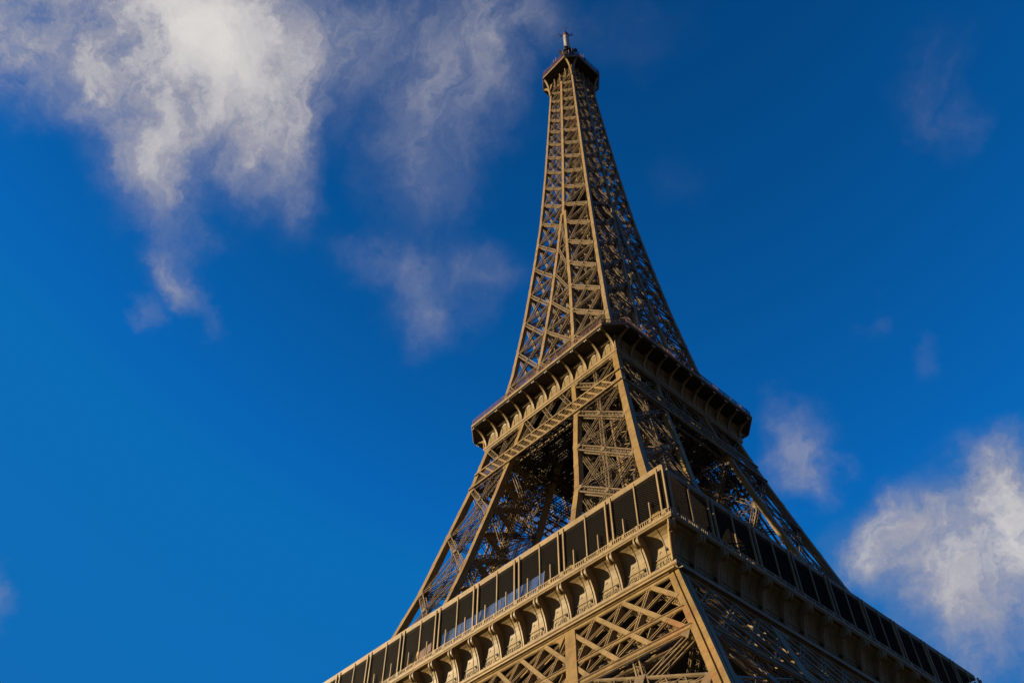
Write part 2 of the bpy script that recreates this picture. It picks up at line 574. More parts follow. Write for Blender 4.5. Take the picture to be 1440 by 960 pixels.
def bay(mb, c0, c1, z0, z1, nrm, W, D, c, inset=0.0, mid=False, horiz=True, lx=False, gus=0.0, sides=True, pitch=1.05, shaft=False):
    """X braced bay between two inclined columns c0(z), c1(z)"""
    n = Vector(nrm).normalized()
    off = -n * (inset + D / 2)
    a0, a1, b0, b1 = Vector(c0(z0)) + off, Vector(c0(z1)) + off, Vector(c1(z0)) + off, Vector(c1(z1)) + off
    e = n * (D * 0.08)
    if shaft:
        mb.lattice(a1 + e, b0 + e, n, W * 1.05, D, c * 1.55, sides=True, pitch=0.8)
        mb.lattice(a0 - e, b1 - e, n, W * 0.75, D * 0.9, c * 1.1, sides=False, cells=2)
        mb.lattice(a1 + e * 2, b1 + e * 2, n, W * 0.8, D * 0.95, c * 1.2, sides=False, cells=3)
    else:
        mb.lattice(a1 + e, b0 + e, n, W * 1.1, D, c * 1.25, x=lx, sides=sides, pitch=pitch)
        mb.lattice(a0 - e, b1 - e, n, W * 0.75, D * 0.9, c, sides=False, pitch=pitch * 1.8)
        if horiz:
            mb.lattice(a1 + e * 2, b1 + e * 2, n, W * 0.8, D, c, sides=False, pitch=pitch * 1.3)
    if mid:
        m0 = (a0 + b0) / 2; m1 = (a1 + b1) / 2
        mb.lattice(m0 - e * 2, m1 - e * 2, n, W * 0.7, D * 0.8, c * 0.9)
    if gus > 0:
        t = (b1 - a1).normalized(); u = n.cross(t)
        fo = n * (D / 2 + 0.10)
        for p, s in ((a1, 1), (b1, -1)):
            pp = p + fo
            k = gus * s
            mb.prism([pp + u * gus * 0.95, pp + t * k * 0.75 + u * gus * 0.35, pp + t * k * 0.85 - u * gus * 0.35, pp - u * gus * 1.1], n * 0.05)
        # crossing plate
        den = (a1 - b0); mm = None
        w0 = (b0 - a0).length; w1 = (b1 - a1).length
        s = w0 / (w0 + w1)
        mm = a0 + (b1 - a0) * s + fo
        h = gus * 0.5
        mb.prism([mm - t * h - u * h, mm + t * h - u * h, mm + t * h + u * h, mm - t * h + u * h], n * 0.05)


# ------------------------------------------------------------------ legs below the first gallery
LOWZ = [4.0, 14.5, 24.8, 34.0, 41.2]


def build_lower_leg():
    leg = empty("lower_leg", TOWER)
    w = 1.35
    zs = zr(3.0, 52.0, 4.0)
    mb = MB(); column(mb, lambda z: (A(z) - w, A(z), -A(z), -A(z) + w), zs, groove=0.30, plates=0); cc = mb.build("corner_column", M_COLUMN, leg)
    for fn in (lambda z: (I(z), I(z) + 1.1, -A(z) + 0.02, -A(z) + 1.1),
               lambda z: (A(z) - 1.1, A(z) - 0.02, -I(z) - 1.1, -I(z)),
               lambda z: (I(z), I(z) + 1.1, -I(z) - 1.1, -I(z))):
        mb = MB(); column(mb, fn, zs); mb.build("inner_column", M_COLUMN, leg)
    mb = MB()
    for z0, z1 in zip(LOWZ[:-1], LOWZ[1:]):
        for c0, c1, n in ((lambda z: (I(z) + 1.1, -A(z), z), lambda z: (A(z) - w, -A(z), z), (0, -1, 0.5)),
                          (lambda z: (A(z), -A(z) + w, z), lambda z: (A(z), -I(z) - 1.1, z), (1, 0, 0.5)),
                          (lambda z: (I(z) + 1.1, -I(z), z), lambda z: (A(z) - w, -I(z), z), (0, 1, -0.5)),
                          (lambda z: (I(z), -A(z) + w, z), lambda z: (I(z), -I(z) - 1.1, z), (-1, 0, -0.5))):
            bay(mb, c0, c1, z0, z1, n, 1.1, 0.9, 0.17, inset=0.25, mid=True, lx=False, gus=1.2)
        # cross frames inside the leg
        a, i = A(z1) - 1.2, I(z1) + 1.0
        mb.lattice((a, -a, z1), (i, -i, z1), (0, 0, 1), 0.9, 0.8, 0.14)
        mb.lattice((a, -i, z1), (i, -a, z1), (0, 0, 1), 0.9, 0.8, 0.14)
    # lift track climbing through the leg
    for k in (-1.6, 1.6):
        c = lambda z: Vector(((A(z) + I(z)) / 2 + k, -(A(z) + I(z)) / 2 + k, z))
        mb.lattice(c(5), c(55), (1, -1, 0), 0.9, 0.9, 0.15)
    mb.build("leg_bracing", M_LATTICE, leg)
    # masonry shoe under every column
    for sx in (0, 1):
        for sy in (0, 1):
            x = (A(3) if sx else I(3) + 1.2) - 0.6; y = -(A(3) if sy else I(3) + 1.2) + 0.6
            mb = MB()
            mb.loft([[(x - 4 * k, y - 4 * k, z), (x + 4 * k, y - 4 * k, z), (x + 4 * k, y + 4 * k, z), (x - 4 * k, y + 4 * k, z)] for z, k in ((0.0, 1.0), (1.6, 0.95), (1.7, 0.75), (3.6, 0.6))])
            mb.build("masonry_base", M_STONE, leg)
    return leg


def copy_tree4(root):
    for k in (1, 2, 3):
        c = copy_one(root, root.parent, k * math.pi / 2)
        for ch in list(root.children):
            copy_one(ch, c, 0.0)


lower = build_lower_leg()
copy_tree4(lower)

# ------------------------------------------------------------------ trellis girder and arch of the first gallery


def build_girder():
    g = empty("trellis_girder", TOWER)
    P = lambda x, z, o=0.0: Vector((x, -A(z) - o, z))
    n = Vector((0, -1, 0.5)).normalized()
    zt, zm, zb = 50.85, 44.5, 41.25
    mb = MB()
    for z, h in ((zt, 0.66), (zm, 0.44), (zb, 0.58)):
        xe = A(z) - 1.2
        mb.bar(P(-xe, z, -0.14), P(xe, z, -0.14), h, 0.30, n)
        for e in (-0.5, 0.5):
            mb.bar(P(-xe, z, 0.03) + Vector((0, 0, e * h * 0.85)), P(xe, z, 0.03) + Vector((0, 0, e * h * 0.85)), 0.09, 0.08, n)
        mb.bar(P(-xe, z) - n * 1.5, P(xe, z) - n * 1.5, h, 0.3, n)
    # a ledge on the top chord
    xe = A(51.3)
    mb.bar((-xe + 0.1, -A(51.35) - 0.1, 51.35), (xe - 0.1, -A(51.35) - 0.1, 51.35), 0.9, 0.16, (0, 0, 1))
    mb.build("chord", M_IRON, g)
    mb = MB()
    st = 3.86
    dx = 10.3
    # flat ribbon diagonals one way and paired angle bars the other way
    for k in range(-13, 14):
        x0 = k * st + 0.6
        for (ax, az_, bx, bz) in ((x0, zt - 0.3, x0 + dx, zb + 0.3), (x0, zt - 0.3, x0 - dx, zb + 0.3)):
            def lim(z): return A(z) - 1.2
            pts = []
            s0, s1 = 0.0, 1.0
            N = 40
            ok = [abs(ax + (bx - ax) * i / N) < lim(az_ + (bz - az_) * i / N) for i in range(N + 1)]
            if not any(ok):
                continue
            i0 = ok.index(True); i1 = N - ok[::-1].index(True)
            if i1 - i0 < 3:
                continue
            q0 = P(ax + (bx - ax) * i0 / N, az_ + (bz - az_) * i0 / N); q1 = P(ax + (bx - ax) * i1 / N, az_ + (bz - az_) * i1 / N)
            if bx > ax:
                mb.bar(q0 + n * 0.01, q1 + n * 0.01, 0.46, 0.06, n)
                mb.bar(q0 - n * 1.45, q1 - n * 1.45, 0.40, 0.08, n)
                # a row of lacing behind the ribbon
                mb.lattice(q0 - n * 0.7, q1 - n * 0.7, n, 0.45, 1.2, 0.07)
            else:
                t = (q1 - q0).normalized(); b = t.cross(n)
                for s in (-1, 1):
                    mb.bar(q0 - n * 0.12 + b * s * 0.20, q1 - n * 0.12 + b * s * 0.20, 0.13, 0.14, n)
                mb.bar(q0 - n * 1.35, q1 - n * 1.35, 0.34, 0.08, n)
        if abs(x0) < A(zt) - 1.6:
            xx = x0 - 0.4
            for s in (-0.16, 0.16):
                mb.bar(P(xx + s, zt - 0.3) - n * 0.35, P(xx + s, zm) - n * 0.35, 0.12, 0.7, n)
            for s in (0,):
                mb.bar(P(xx + st * .5, zm) - n * 0.4, P(xx + st * .5, zb) - n * 0.4, 0.12, 0.4, n)
    mb.build("trellis", M_IRON, g)
    # heavy plated posts with rounded gussets where the leg ends
    for s in (-1, 1):
        mb = MB()
        xi = lambda z: I(z) + 0.45
        ring = []
        for z in zr(41.0, 50.6, 1.0):
            ring.append([P(s * (xi(z) - 0.75), z, 0.16), P(s * (xi(z) + 0.75), z, 0.16), P(s * (xi(z) + 0.75), z, -0.35), P(s * (xi(z) - 0.75), z, -0.35)])
        mb.loft(ring)
        prev = None
        for (zc, zd, rr) in ((50.4, -1, 2.4), (41.6, 1, 2.8)):
            poly = [P(s * (xi(zc) - 0.7), zc, 0.12)]
            cx = xi(zc) - 0.7 - rr; cz = zc + zd * rr
            poly = [P(s * (xi(zc) - 0.72), zc, 0.14), P(s * cx, zc, 0.14)]
            for i in range(1, 9):
                a = math.pi / 2 * i / 8
                x = cx + rr * math.sin(a); z = cz - zd * rr * math.cos(a)
                poly.append(P(s * min(x, xi(z) - 0.72), z, 0.14))
            mb.prism(poly, -n * 0.2)
        mb.build("gusset_post", M_COLUMN, g)
    # the decorative arch below
    arch = MB()
    zs_top, r = 39.0, 37.0
    N = 36
    for (r0, cs) in ((35.2, 0.55), (31.4, 0.55)):
        pr = None
        for i in range(N + 1):
            a = math.pi * i / N
            x = -math.cos(a) * r0; z = 4.5 + math.sin(a) * (r0 - 0.8)
            p = P(x, z, -0.6)
            if pr is not None:
                arch.bar(pr, p, cs, 1.4, n)
            pr = p
    for i in range(1, 72):
        a = math.pi * i / 72
        for da in (-0.055, 0.055):
            pa = P(-math.cos(a) * 35.2, 4.5 + math.sin(a) * 34.4, -0.6); pb = P(-math.cos(a + da) * 31.4, 4.5 + math.sin(a + da) * 30.6, -0.6)
            arch.bar(pa, pb, 0.16, 0.5, n)
    arch.build("decorative_arch", M_IRON, g)
    return g


gird = build_girder()
copy_tree4(gird)

# ------------------------------------------------------------------ first gallery
ST = 3.85
NAMES = [
    "JAMIN GAY-LUSSAC FIZEAU SCHNEIDER LE_CHATELIER BERTHIER BARRAL DE_DION GOUIN JOUSSELIN BROCA BECQUEREL CORIOLIS CAIL TRIGER GIFFARD PERRIER STURM",
    "CAUCHY BELGRAND REGNAULT FRESNEL DE_PRONY VICAT EBELMEN COULOMB POINSOT FOUCAULT DELAUNAY MORIN HAUY COMBES THENARD ARAGO POISSON MONGE",
    "PETIET DAGUERRE WURTZ LE_VERRIER PERDONNET DELAMBRE MALUS BREGUET POLONCEAU DUMAS CLAPEYRON BORDA FOURIER BICHAT SAUVAGE PELOUZE CARNOT LAME",
    "SEGUIN LALANDE TRESCA PONCELET BRESSE LAGRANGE BELANGER CUVIER LAPLACE DULONG CHASLES LAVOISIER AMPERE CHEVREUL FLACHAT NAVIER LEGENDRE CHAPTAL",
]


def console_mesh(mb, at, out, side, sc=1.0):
    """scroll bracket: at = foot on the wall line (a function out->point), side = unit vector along the gallery"""
    side = Vector(side)
    P = lambda o, z: Vector(at) + Vector(out) * o + Vector((0, 0, z))
    prof = []
    # tapering body with a concave front
    front = [(0.34, 52.75), (0.42, 53.4), (0.56, 54.1), (0.74, 54.7), (0.95, 55.2), (1.15, 55.6), (1.35, 56.0), (1.48, 56.95)]
    rings = []
    for o, z in front:
        w = np.interp(z, [52.7, 53.4, 54.5, 55.8, 57], [0.20, 0.24, 0.27, 0.31, 0.34])
        b = 0.0 if z < 55.4 else 0.25
        rings.append([P(-0.15, z) - side * w, P(o, z) - side * w, P(o, z) + side * w, P(-0.15, z) + side * w])
    mb.loft(rings)
    # fillets down the front
    for s in (-0.17, 0.17):
        for (o0, z0), (o1, z1) in zip(front[:-2], front[1:-1]):
            mb.bar(P(o0 + 0.03, z0) + side * s, P(o1 + 0.03, z1) + side * s, 0.09, 0.08, out)
    # volute: two discs and a drum
    c = P(1.40, 56.34)
    mb.tube(c - side * 0.30, c + side * 0.30, 0.54, seg=18)
    for s in (-1, 1):
        mb.tube(c + side * s * 0.16, c + side * s * 0.36, 0.66, seg=20)
        mb.tube(c + side * s * 0.35, c + side * s * 0.42, 0.24, seg=10)
    # pendant drop under the volute and a boss at the foot
    mb.tube(P(1.18, 55.62), P(1.32, 56.0), 0.13, 0.25, seg=8)
    mb.box(tuple(P(0.12, 52.6) - Vector((0.33, 0.33, 0))), tuple(P(0.12, 52.6) + Vector((0.33, 0.33, 0.22))))


def build_first_gallery():
    G = empty("first_gallery", TOWER)
    # --- cove panel with names band
    prof = [(33.80, 52.55), (33.80, 54.15), (33.86, 54.22), (33.82, 54.30), (33.86, 54.9), (33.95, 55.4), (34.12, 55.85), (34.35, 56.25), (34.62, 56.55), (34.95, 56.78), (35.1, 57.0)]
    mb = MB()
    for (a0, z0), (a1, z1) in zip(prof[:-1], prof[1:]):
        mb.quad((-a0, -a0, z0), (a0, -a0, z0), (a1, -a1, z1), (-a1, -a1, z1))
    for a, h, z in ((33.84, 0.10, 54.18), (33.83, 0.09, 52.86)):
        mb.bar((-a, -a, z), (a, -a, z), h, 0.12, (0, 0, 1))
    for k in range(-9, 9):      # plate seams
        x = (k + 0.5) * ST + 0.25
        for (a0, z0), (a1, z1) in zip(prof[:-1], prof[1:]):
            mb.bar((x, -a0 - 0.02, z0), (x, -a1 - 0.02, z1), 0.07, 0.06, (0, -1, 0))
        for zz in (54.75,):     # little fixings
            for dx in (-0.9, 0.75, 1.25):
                mb.bar((x + dx, -33.87, zz + 0.2 * random.random()), (x + dx + 0.28, -33.9, zz + 0.22), 0.07, 0.06, (0, -1, 0))
    four(mb.build("cove_panel", M_PANEL, G), G)
    # --- moulding at the foot
    mb = MB()
    sec = [(33.6, 51.55), (34.35, 51.6), (34.42, 51.95), (34.25, 52.05), (34.55, 52.3), (34.55, 52.62), (33.7, 52.66)]
    rings = [[(-a, -a, z) for a, z in sec], [(a, -a, z) for a, z in sec]]
    mb.loft(rings, caps=False)
    four(mb.build("foot_moulding", M_IRON, G), G)
    # --- floor ledge
    mb = MB()
    sec = [(35.0, 56.98), (35.50, 56.95), (35.60, 57.10), (35.66, 57.12), (35.66, 57.42), (35.55, 57.48), (33.0, 57.5), (33.0, 57.02)]
    rings = [[(-a, -a, z) for a, z in sec], [(a, -a, z) for a, z in sec]]
    mb.loft(rings, caps=False)
    four(mb.build("floor_ledge", M_IRON, G), G)
    # --- deck
    mb = MB()
    mb.box((-33.5, -33.5, 56.2), (33.5, -12, 57.2)); mb.box((-33.5, 12, 56.2), (33.5, 33.5, 57.2))
    mb.box((-33.5, -12, 56.2), (-12, 12, 57.2)); mb.box((12, -12, 56.2), (33.5, 12, 57.2))
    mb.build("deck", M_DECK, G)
    # --- balustrade
    mb = MB()
    a = 35.42
    mb.bar((-a, -a, 58.13), (a, -a, 58.13), 0.16, 0.12, (0, 0, 1))
    mb.bar((-a, -a, 57.58), (a, -a, 57.58), 0.14, 0.16, (0, 0, 1))
    n = int(2 * a / 0.30)
    for i in range(n):
        x = -a + 0.15 + i * 0.30
        mb.bar((x, -a, 57.6), (x, -a, 58.1), 0.12, 0.07, (0, -1, 0))
    for k in range(-18, 19):
        x = k * ST / 2
        w = 0.55 if (k % 4 == 2) else 0.3
        mb.box((x - w / 2, -a - 0.07, 57.5), (x + w / 2, -a + 0.07, 58.26))
    four(mb.build("balustrade", M_IRON, G), G)
    # --- roof edge beam and roof
    mb = MB()
    sec = [(34.63, 64.28), (34.63, 65.02), (34.2, 65.06), (34.2, 64.28)]
    rings = [[(-q, -q, z) for q, z in sec], [(q, -q, z) for q, z in sec]]
    mb.loft(rings, caps=False)
    four(mb.build("roof_beam", M_IRON, G), G)
    mb = MB()
    for (o, i, z, h) in ((34.25, 27.5, 64.5, 0.3),):
        for k in range(4):
            c, s = round(math.cos(k * math.pi / 2)), round(math.sin(k * math.pi / 2))
            q = [(-o, -o), (o, -o), (i, -i), (-i, -i)]
            q = [(c * x - s * y, s * x + c * y) for x, y in q]
            mb.prism([(x, y, z) for x, y in q], (0, 0, h))
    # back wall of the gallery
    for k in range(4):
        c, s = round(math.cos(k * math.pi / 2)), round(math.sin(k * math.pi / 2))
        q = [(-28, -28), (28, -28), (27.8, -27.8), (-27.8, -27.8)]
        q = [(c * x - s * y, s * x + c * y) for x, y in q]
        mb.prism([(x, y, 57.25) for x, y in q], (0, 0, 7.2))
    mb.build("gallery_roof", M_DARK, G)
    # --- safety screen: wires at a slant between the posts
    mb = MB()
    a = 34.95
    z0, z1 = 58.3, 64.25
    h = z1 - z0
    x = -a - h
    while x < a:
        x0, x1 = x, x + h
        za, zb = z1, z0
        if x0 < -a:
            za = z1 - (-a - x0); x0 = -a
        if x1 > a:
            zb = z0 + (x1 - a); x1 = a
        mb.bar((x0, -a, za), (x1, -a, zb), 0.018, 0.018, (0, -1, 0))
        x += 0.33
    four(mb.build("wire_screen", M_MESH, G), G)
    # --- posts
    mb = MB()
    for s in (-0.42, 0.42):
        mb.box((s - 0.105, -35.18, 57.5), (s + 0.105, -34.98, 64.3))
        mb.box((s - 0.16, -35.24, 57.5), (s + 0.16, -34.96, 58.45))
    p_pair = mb.build("paired_column", M_IRON, G)
    mb = MB(); mb.box((-0.085, -35.12, 57.5), (0.085, -34.98, 64.3)); p_mid = mb.build("screen_mullion", M_IRON, G)
    mb = MB(); mb.box((-0.07, -35.30, 57.5), (0.07, -35.18, 60.4)); p_short = mb.build("railing_post", M_IRON, G)
    first = {'p': True, 'm': True, 's': True}

    def place(src, key, x, k):
        if first[key]:
            o = src; first[key] = False
        else:
            o = src.copy(); COL.objects.link(o); o.parent = G
        a = k * math.pi / 2
        o.location = (math.cos(a) * x, math.sin(a) * x, 0)
        o.rotation_euler = (0, 0, a)
    for k in range(4):
        for j in range(-7, 8):
            if j % 2:
                place(p_pair, 'p', j * ST - 0.15, k)
            else:
                place(p_mid, 'm', j * ST, k)
        for j in (-8, 8):
            place(p_mid, 'm', j * ST, k)
        for j in (range(-9, 9) if k != 1 else ()):
            place(p_short, 's', (j + 0.5) * ST, k)
    for k in range(4):      # corner trios
        mb = MB()
        for (x, y) in ((34.2, -35.08), (35.05, -35.05), (35.08, -34.2)):
            mb.box((x - 0.10, y - 0.10, 57.5), (x + 0.10, y + 0.10, 64.3))
        o = mb.build("corner_column", M_IRON, G)
        o.rotation_euler = (0, 0, k * math.pi / 2)
    # --- consoles
    mb = MB()
    console_mesh(mb, (0, -33.8, 0), (0, -1, 0), (1, 0, 0))
    con = mb.build("console", M_IRON, G)
    f = True
    for k in range(4):
        a = k * math.pi / 2
        for j in range(-8, 9):
            if f:
                o = con; f = False
            else:
                o = con.copy(); COL.objects.link(o); o.parent = G
            x = j * ST - 0.1
            o.location = (math.cos(a) * x, math.sin(a) * x, 0)
            o.rotation_euler = (0, 0, a)
    mb = MB()
    d = 1 / math.sqrt(2)
    console_mesh(mb, (33.8, -33.8, 0), (d * 1.25, -d * 1.25, 0), (d, d, 0))
    o = mb.build("corner_console", M_IRON, G)
    four(o, G)
    # --- floodlights along the foot, small lamps between them
    mb = MB(); mb.tube((-0.62, -34.0, 53.6), (-0.62, -34.25, 53.7), 0.15, 0.2, seg=8); fl = mb.build("floodlight", M_DARK, G)
    mb = MB(); mb.box((-0.10, -34.45, 52.66), (0.10, -34.22, 52.88)); fo = mb.build("foot_lamp", M_DARK, G)
    rest = MB()
    nf = 0
    for k in range(4):
        a = k * math.pi / 2
        for j in range(-9, 9):
            if k or j > -9:
                fl = fl.copy(); COL.objects.link(fl); fl.parent = G
            fl.location = (math.cos(a) * j * ST, math.sin(a) * j * ST, 0); fl.rotation_euler = (0, 0, a)
            for q in (0.27, 0.55, 0.83):
                x = (j + q) * ST
                if k < 2 and nf < 100:
                    if nf:
                        fo = fo.copy(); COL.objects.link(fo); fo.parent = G
                    fo.location = (math.cos(a) * x, math.sin(a) * x, 0); fo.rotation_euler = (0, 0, a)
                    nf += 1
                else:
                    c, sn = round(math.cos(a)), round(math.sin(a))
                    px, py = c * x + sn * 34.33, sn * x - c * 34.33
                    rest.box((px - 0.1, py - 0.1, 52.66), (px + 0.1, py + 0.1, 52.88))
    o = rest.build("foot_lamps", M_DARK, G)
    tag(o, kind='stuff')
    # --- names
    for k in range(4):
        words = NAMES[k].split()
        for j, wd in enumerate(words):
            cu = bpy.data.curves.new("t", 'FONT')
            cu.body = wd.replace('_', ' ')
            cu.size = 0.92
            cu.align_x = 'CENTER'
            cu.extrude = 0.022
            cu.resolution_u = 2
            to = bpy.data.objects.new("t", cu)
            COL.objects.link(to)
            dg = bpy.context.evaluated_depsgraph_get()
            me = bpy.data.meshes.new_from_object(to.evaluated_get(dg))
            cx = (j - 8.5) * ST
            wmax = max(abs(v.co.x) for v in me.vertices) * 2
            kx = min(1.12, 2.9 / wmax)
            mb = MB()
            mb.v = [(cx + v.co.x * kx, -33.84 - v.co.z, 53.17 + v.co.y) for v in me.vertices]
            mb.f = [tuple(p.vertices) for p in me.polygons]
            bpy.data.objects.remove(to); bpy.data.curves.remove(cu); bpy.data.meshes.remove(me)
            o = mb.build("raised_name", M_PANEL, G)
            o.rotation_euler = (0, 0, k * math.pi / 2)
    return G


build_first_gallery()

# glass wind screens behind the railing, and the slanted awning beside them
t = empty("glass_windscreen", None, (-4, -34.4, 57.5))
tag(t, "low blue-tinted glass windscreen standing behind the railing of the lowest gallery", "windscreen")
for j in range(-1, 4):
    x0 = j * ST - 0.1 + 0.1; x1 = x0 + ST - 0.12
    mb = MB()
    mb.prism([(x0 - 0 + 4 - 0.0, -0.25, 0.05), (x1 + 4, -0.25, 0.05), (x1 + 4, 0.2, 3.4), (x0 + 4, 0.2, 3.4)], (0, 0.03, 0.0))
    o = mb.build("glass_pane", M_GLASS, t)
    mb = MB()
    mb.bar((x1 + 4.06, -0.27, 0.05), (x1 + 4.06, 0.18, 3.45), 0.07, 0.07, (0, -1, 0))
    mb.build("frame", M_GREY, t)
aw = empty("slanted_awning", None, (-9.3, -34.45, 58.0))
tag(aw, "small dark red awning with an ochre edge leaning behind the lowest gallery railing", "awning")
mb = MB(); mb.prism([(0.2, 0, 0.2), (3.4, 0, 1.5), (3.4, 0, 2.6), (0.6, 0, 2.2)], (0, 0.25, 0)); mb.build("canopy", M_REDDARK, aw)
mb = MB(); mb.bar((0.0, -0.05, 0.4), (0.75, -0.05, 2.35), 0.28, 0.2, (0, -1, 0)); mb.build("canopy_edge", M_AWN, aw)
mb = MB(); mb.bar((3.3, 0.1, 0.0), (3.3, 0.1, 2.3), 0.1); mb.bar((0.3, 0.12, 0.0), (0.3, 0.12, 1.0), 0.1); mb.build("leg", M_DARK, aw)

# ------------------------------------------------------------------ legs between first and second gallery
MIDZ = [57.6, 68.5, 80.3, 91.4, 101.7, 111.2]


def build_middle_leg():
    leg = empty("middle_leg", TOWER)
    w = 1.15
    wi = 0.95
    zs = zr(57.2, 113.0, 3.0)
    mb = MB(); column(mb, lambda z: (A(z) - w, A(z), -A(z), -A(z) + w), zs); mb.build("corner_column", M_COLUMN, leg)
    for fn in (lambda z: (I(z), I(z) + wi, -A(z) + 0.02, -A(z) + 1.05),
               lambda z: (A(z) - 1.05, A(z) - 0.02, -I(z) - wi, -I(z)),
               lambda z: (I(z), I(z) + wi, -I(z) - wi, -I(z))):
        mb = MB(); column(mb, fn, zs); mb.build("inner_column", M_COLUMN, leg)
    faces = ((lambda z: (I(z) + wi, -A(z), z), lambda z: (A(z) - w, -A(z), z), (0, -1, 0.28)),
             (lambda z: (A(z), -A(z) + w, z), lambda z: (A(z), -I(z) - wi, z), (1, 0, 0.28)),
             (lambda z: (I(z) + wi, -I(z), z), lambda z: (A(z) - w, -I(z), z), (0, 1, -0.2)),
             (lambda z: (I(z), -A(z) + w, z), lambda z: (I(z), -I(z) - wi, z), (-1, 0, -0.2)))
    for c0, c1, n in faces:
        mb = MB()
        for z0, z1 in zip(MIDZ[:-1], MIDZ[1:]):
            bay(mb, c0, c1, z0, z1, n, 0.95, 0.80, 0.115, inset=0.12, mid=True, lx=True, gus=0.8, sides=False)
        mb.build("face_bracing", M_LATTICE, leg)
    # inside the leg: cross frames, lift guides and the stair
    mb = MB()
    for z1 in MIDZ[1:]:
        a, i = A(z1) - 1.1, I(z1) + 0.9
        mb.lattice((a, -a, z1), (i, -i, z1), (0, 0, 1), 0.7, 0.7, 0.12)
        mb.lattice((a, -i, z1), (i, -a, z1), (0, 0, 1), 0.7, 0.7, 0.12)
    cc = lambda z, kx, ky: Vector(((A(z) + I(z)) / 2 + kx, -(A(z) + I(z)) / 2 + ky, z))
    for kx in (-1.5, 1.5):
        for ky in (-1.2, 1.2):
            mb.bar(cc(57.5, kx, ky), cc(114, kx, ky), 0.32, 0.32, (1, 0, 0))
    zz = zr(58, 112, 1.8)
    for i in range(len(zz) - 1):
        s = 1 if i % 2 else -1
        for ky in (-1.2, 1.2):
            mb.bar(cc(zz[i], -1.5 * s, ky), cc(zz[i + 1], 1.5 * s, ky), 0.13, 0.1, (0, 1, 0))
        for kx in (-1.5, 1.5):
            mb.bar(cc(zz[i], kx, -1.2 * s), cc(zz[i + 1], kx, 1.2 * s), 0.13, 0.1, (1, 0, 0))
    mb.build("lift_guide", M_LATTICE, leg)
    mb = MB()
    zz = zr(58, 110, 2.6)
    for i in range(len(zz) - 1):
        s = 1 if i % 2 else -1
        p = cc(zz[i], -2.6 * s + 0.3, 3.0); q = cc(zz[i + 1], 2.6 * s + 0.3, 3.0)
        mb.bar(p, q, 1.0, 0.14, (0, -0.5, 1))
        mb.bar(p + Vector((0, -0.5, 1.0)), q + Vector((0, -0.5, 1.0)), 0.07)
        mb.bar(p + Vector((0, 0.5, 1.0)), q + Vector((0, 0.5, 1.0)), 0.07)
        mb.box(tuple(q - Vector((0.7, 0.7, 0.06))), tuple(q + Vector((0.7, 0.7, 0.06))))
        for f in (0.1, 0.3, 0.5, 0.7, 0.9):
            c = p.lerp(q, f)
            mb.bar(c + Vector((0, -0.5, 0)), c + Vector((0, -0.5, 1.0)), 0.05)
    mb.build("stair", M_LATTICE, leg)
    return leg


mid = build_middle_leg()
copy_tree4(mid)


def build_ladder_girder():
    """level girder that ties the four legs under the second gallery, one side"""
    g = empty("tie_girder", TOWER)
    n = Vector((0, -1, 0.24)).normalized()
    P = lambda x, z, o: Vector((x, -A(z) - o, z))
    zt, zb = 105.6, 102.2
    mb = MB()
    for z in (zt, zb):
        xe = A(z) - 0.2
        mb.bar(P(-xe, z, 0.16), P(xe, z, 0.16), 0.42, 0.28, n)
        mb.bar(P(-xe, z, -1.4), P(xe, z, -1.4), 0.36, 0.24, n)
    H = zt - zb
    dx = H * 0.95
    lim = A(zt) - 0.5
    for k in range(-14, 12):
        x = k * 1.74 + 0.4
        if x < -lim or x + dx > lim + 0.6:
            continue
        mb.bar(P(x, zt, 0.15), P(x + dx, zb, 0.15), 0.34, 0.10, n)
        if k % 4 == 0:
            mb.bar(P(x, zt, 0.1), P(x, zt, -1.4), 0.2, 0.14, (0, 0, 1))
            mb.bar(P(x, zb, 0.1), P(x + 1.7, zb, -1.4), 0.16, 0.12, (0, 0, 1))
    for k in range(-24, 25):
        x = k * 0.87
        if x > lim or x - dx < -lim - 0.6:
            continue
        mb.bar(P(x, zt, 0.06), P(x - dx, zb, 0.06), 0.10 if k % 2 else 0.16, 0.08, n)
    mb.build("ladder_frame", M_IRON, g)
    # X lattice between the tie girder and the cornice
    mb = MB()
    def c(x, z): return Vector((x, -A(z) + 0.5, z))
    xs = [-I(108), -2.2, 2.2, I(108)]
    cells = [(-I(106) + 0.2, -2.2), (-2.2, 2.2), (2.2, I(106) - 0.2)]
    for x0, x1 in cells:
        mb.lattice(c(x0, 113.5), c(x1, 105.2), n, 0.8, 0.7, 0.12)
        mb.lattice(c(x0, 105.2), c(x1, 113.5), n, 0.6, 0.6, 0.11)
    mb.build("upper_lattice", M_LATTICE, g)
    # level floor truss inside, a quarter of it
    mb = MB()
    for j in range(0, 6):
        y = -A(104) + 2.0 + j * 3.1
        x1 = A(104) - 1.5
        mb.lattice((-x1, y, 104 + (j % 3) * 0.5), (x1, y, 104 + (j % 3) * 0.5), (0, 0, 1), 0.7, 1.6, 0.15, cells=22)
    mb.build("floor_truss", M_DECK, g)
    return g


lad = build_ladder_girder()
copy_tree4(lad)

# ------------------------------------------------------------------ second gallery


